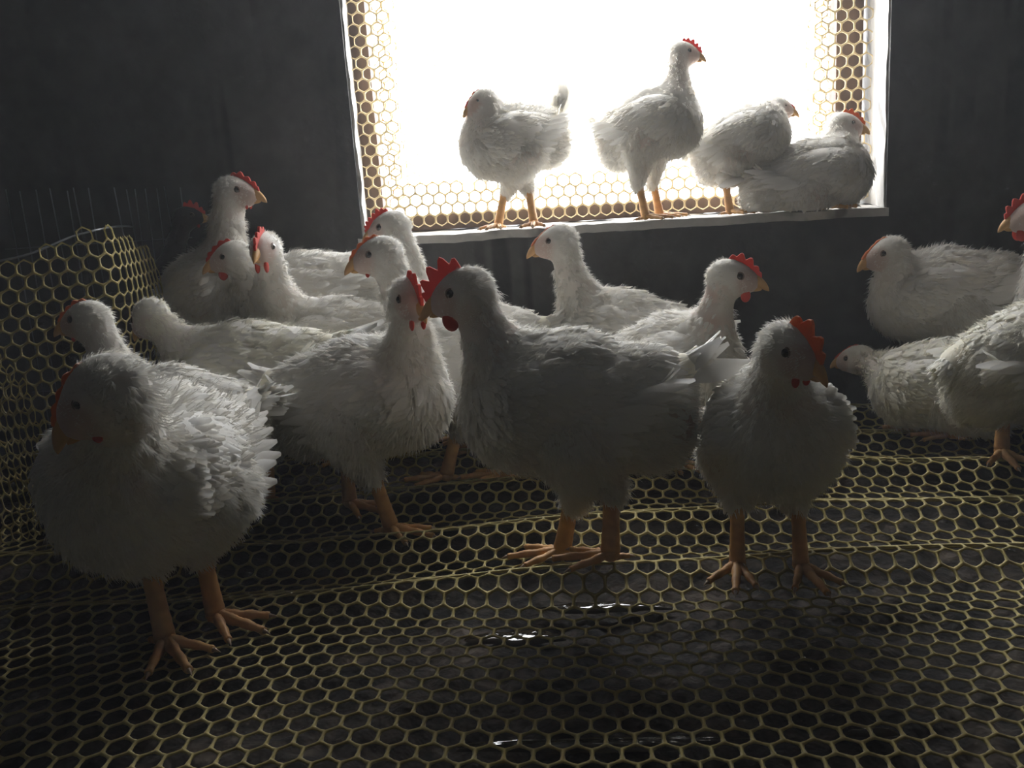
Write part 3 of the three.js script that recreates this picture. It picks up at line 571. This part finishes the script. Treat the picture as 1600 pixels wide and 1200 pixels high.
const FLOCK = [
  // the four in front
  { label: 'nearest hen at the left front, head bowed to its right, body facing the camera', at: [-0.405, -0.80], heading: -98, s: 1.08, bodyY: 0.170, bodyX: -0.008, pitch: 8, fat: 1.08, head: [-0.362, 0.280, -0.652], look: 198, nod: -34, comb: 0.004, combColor: 'orange', combT: 0.004, wattle: 0.5, feet: [[-0.372, -0.812, -28], [-0.402, -0.762, -48]], wing: { spread: 10, puff: 1.4, right: 2 }, cell: 0.0045, dens: 1.15, tail: 10, neckW: 1.15 },
  { label: 'large hen in the centre in profile, facing left, with tall red comb', at: [-0.006, -0.915], heading: 180, s: 1.0, bodyY: 0.186, pitch: 2, head: [-0.108, 0.311, -0.915], look: 182, nod: -16, comb: 0.021, teeth: 5, wattle: 1.3, feet: [[-0.022, -0.945], [0.03, -0.892]], cell: 0.0045, dens: 1.15, tail: 22, tailL: 0.066, vent: 0.9, bare: 0.4, fat: 1.04 },
  { label: 'hen beak to beak with the large centre hen, its head turned to the camera', at: [-0.262, -1.07], heading: -14, s: 1.0, bodyY: 0.178, pitch: 6, head: [-0.178, 0.297, -0.995], look: -62, nod: -10, comb: 0.014, teeth: 4, wattle: 0.9, feet: [[-0.305, -1.115, -30], [-0.235, -1.035, -25]], cell: 0.0045, dens: 1.1, tail: 12, neckW: 0.95 },
  { label: 'hen at the right front facing the camera on two yellow legs, head in shade', at: [0.200, -0.885], heading: -92, s: 0.95, bodyY: 0.138, bodyX: -0.03, pitch: 18, head: [0.190, 0.260, -0.785], look: -58, nod: -18, comb: 0.016, combColor: 'orange', teeth: 4, wattle: 0.7, feet: [[0.224, -0.873, -80], [0.160, -0.876, -105]], wing: { spread: 6, puff: 1.3 }, cell: 0.0045, dens: 1.15 },
  // behind on the left
  { label: 'hen in shade behind the nearest hen, comb orange, facing the side netting', at: [-0.482, -1.025], heading: 168, s: 0.92, bodyY: 0.166, pitch: 2, head: [-0.578, 0.290, -1.035], look: 178, nod: -8, comb: 0.006, combColor: 'orange', wattle: 0.4, feet: [[-0.455, -1.0], [-0.47, -1.065]] },
  { label: 'long-backed hen facing left with a pale tail behind the front hens, head turned away', at: [-0.448, -1.195], heading: 176, s: 1.02, bodyY: 0.186, pitch: -2, head: [-0.576, 0.268, -1.19], look: 150, nod: -25, comb: 0.002, wattle: 0, feet: [[-0.435, -1.17], [-0.465, -1.22]], tail: 8, tailL: 0.075, cream: 0.05 },
  { label: 'long-necked hen staring straight at the camera from the left group', at: [-0.35, -1.31], heading: 184, s: 0.96, bodyY: 0.178, pitch: 2, head: [-0.425, 0.348, -1.255], look: -92, nod: -4, comb: 0.014, combColor: 'red', wattle: 1.1, feet: [[-0.34, -1.285], [-0.37, -1.335]], neckW: 0.95, tail: 6 },
  { label: 'pink-faced hen in the back left group, facing left below the tallest hen', at: [-0.42, -1.42], heading: 186, s: 0.98, bodyY: 0.200, pitch: -6, head: [-0.513, 0.333, -1.36], look: 195, nod: -12, comb: 0.009, wattle: 1.0, feet: [[-0.41, -1.39], [-0.43, -1.45]], tail: -12 },
  { label: 'tallest hen in the back left corner looking right, above the others', at: [-0.612, -1.475], heading: -24, s: 1.04, bodyY: 0.196, pitch: 24, head: [-0.525, 0.430, -1.44], look: -6, nod: -6, comb: 0.010, wattle: 0.4, feet: [[-0.63, -1.485], [-0.59, -1.455]] },
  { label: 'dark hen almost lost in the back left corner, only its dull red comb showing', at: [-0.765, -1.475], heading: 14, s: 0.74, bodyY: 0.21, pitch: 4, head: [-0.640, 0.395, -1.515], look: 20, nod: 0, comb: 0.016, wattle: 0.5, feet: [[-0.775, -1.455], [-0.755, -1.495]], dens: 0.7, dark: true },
  // middle
  { label: 'hen with pale yellow beak facing left, in front of the bright red-combed one', at: [-0.14, -1.225], heading: 180, s: 1.0, bodyY: 0.166, pitch: 6, head: [-0.252, 0.334, -1.2], look: 190, nod: -12, comb: 0.006, combColor: 'orange', wattle: 0.4, feet: [[-0.105, -1.215], [-0.19, -1.228]], tail: 12 },
  { label: 'hen with bright red comb just below the window corner, facing left', at: [-0.16, -1.395], heading: 180, s: 0.98, bodyY: 0.178, pitch: 6, head: [-0.268, 0.362, -1.375], look: 176, nod: -14, comb: 0.012, teeth: 8, wattle: 0.4, feet: [[-0.145, -1.37], [-0.175, -1.42]] },
  { label: 'hen under the window sill facing left with neck stretched up, low orange comb', at: [0.085, -1.42], heading: 178, s: 1.0, bodyY: 0.170, pitch: 10, head: [-0.015, 0.324, -1.4], look: 182, nod: -12, comb: 0.002, combColor: 'orange', combT: 0.004, wattle: 0, feet: [[0.09, -1.40], [0.07, -1.45]], tail: -5 },
  { label: 'hen looking right behind the centre hen and the camera-facing hen, scraggy pink neck', at: [0.155, -1.235], heading: -48, s: 0.96, bodyY: 0.15, pitch: 10, bodyX: -0.02, head: [0.211, 0.279, -1.18], look: -10, nod: -8, comb: 0.012, wattle: 1.0, feet: [[0.18, -1.21], [0.13, -1.23]], bare: 0.7, neckW: 0.88, wing: { spread: 10, puff: 1.3 } },
  // right
  { label: 'hen standing against the dark right wall in profile, facing left', at: [0.60, -1.475], heading: 180, s: 1.0, bodyY: 0.184, pitch: -2, head: [0.498, 0.272, -1.44], look: 184, nod: -16, comb: 0.002, combColor: 'orange', combT: 0.004, wattle: 0, feet: [[0.59, -1.43], [0.62, -1.48]], tail: -8 },
  { label: 'crouching hen on the netting at the right, head tucked low in the shadow', at: [0.545, -1.32], heading: 160, s: 0.9, sit: true, bodyY: 0.074, pitch: -4, head: [0.452, 0.108, -1.43], look: 140, nod: -10, comb: 0.002, wattle: 0, feet: [[0.55, -1.3], [0.53, -1.36]], cream: 0.05, wing: { spread: 5, puff: 1.2 } },
  { label: 'hen cut off by the right edge of the picture, rump and one leg showing', at: [0.605, -1.18], heading: 14, s: 1.0, bodyY: 0.138, pitch: 10, head: [0.73, 0.25, -1.19], look: 10, nod: 0, comb: 0.01, feet: [[0.565, -1.18, -100], [0.635, -1.19, 0]], cream: 0.04, tail: -25, tailL: 0.03 },
  { label: 'hen at the right edge of which only beak, red comb and neck show', at: [0.78, -1.38], heading: 182, s: 1.0, bodyY: 0.17, pitch: 8, head: [0.679, 0.322, -1.365], look: 178, nod: -10, comb: 0.015, wattle: 1.2, feet: [[0.79, -1.36], [0.76, -1.41]], dens: 0.7 },
  // on the window sill
  { label: 'leftmost hen on the window sill, head turned left, tail raised behind', at: [-0.085, -1.59], ground: SILL, heading: 208, s: 0.80, bodyY: 0.152, pitch: -8, head: [-0.127, 0.551, -1.55], look: 196, nod: -22, comb: 0.003, wattle: 0, feet: [[-0.118, -1.60, -110], [-0.055, -1.585, -90]], tail: 60, tailL: 0.088, neckW: 1.15, fat: 1.08 },
  { label: 'tall hen upright on the window sill with red comb, facing right', at: [0.150, -1.592], ground: SILL, heading: -32, s: 0.78, bodyY: 0.158, bodyX: 0.004, pitch: 10, head: [0.209, 0.608, -1.59], look: -4, nod: -10, comb: 0.011, teeth: 6, wattle: 0, feet: [[0.165, -1.61, 0], [0.138, -1.58, -20]], tail: 24, tailL: 0.05, fat: 1.1 },
  { label: 'small hen on the window sill facing right behind the resting hen', at: [0.306, -1.598], ground: SILL, heading: -30, s: 0.72, bodyY: 0.124, pitch: 16, head: [0.366, 0.510, -1.595], look: -2, nod: -12, comb: 0.002, wattle: 0, feet: [[0.32, -1.63, -10], [0.283, -1.59, -30]], tail: -20, tailL: 0.04, fat: 1.1, neckW: 1.1 },
  { label: 'hen resting on the window sill in the right corner, orange-red comb', at: [0.412, -1.57], ground: SILL, heading: -6, s: 0.86, sit: true, bodyY: 0.056, pitch: 6, head: [0.472, 0.474, -1.585], look: -2, nod: -8, comb: 0.011, combColor: 'orange', wattle: 0.6, feet: [[0.43, -1.6], [0.43, -1.55]], tail: -4, neckW: 1.1 },
];
for (const b of FLOCK) chicken(b);

shadows(scene);
scene.updateMatrixWorld(true);
renderer.render(scene, camera);
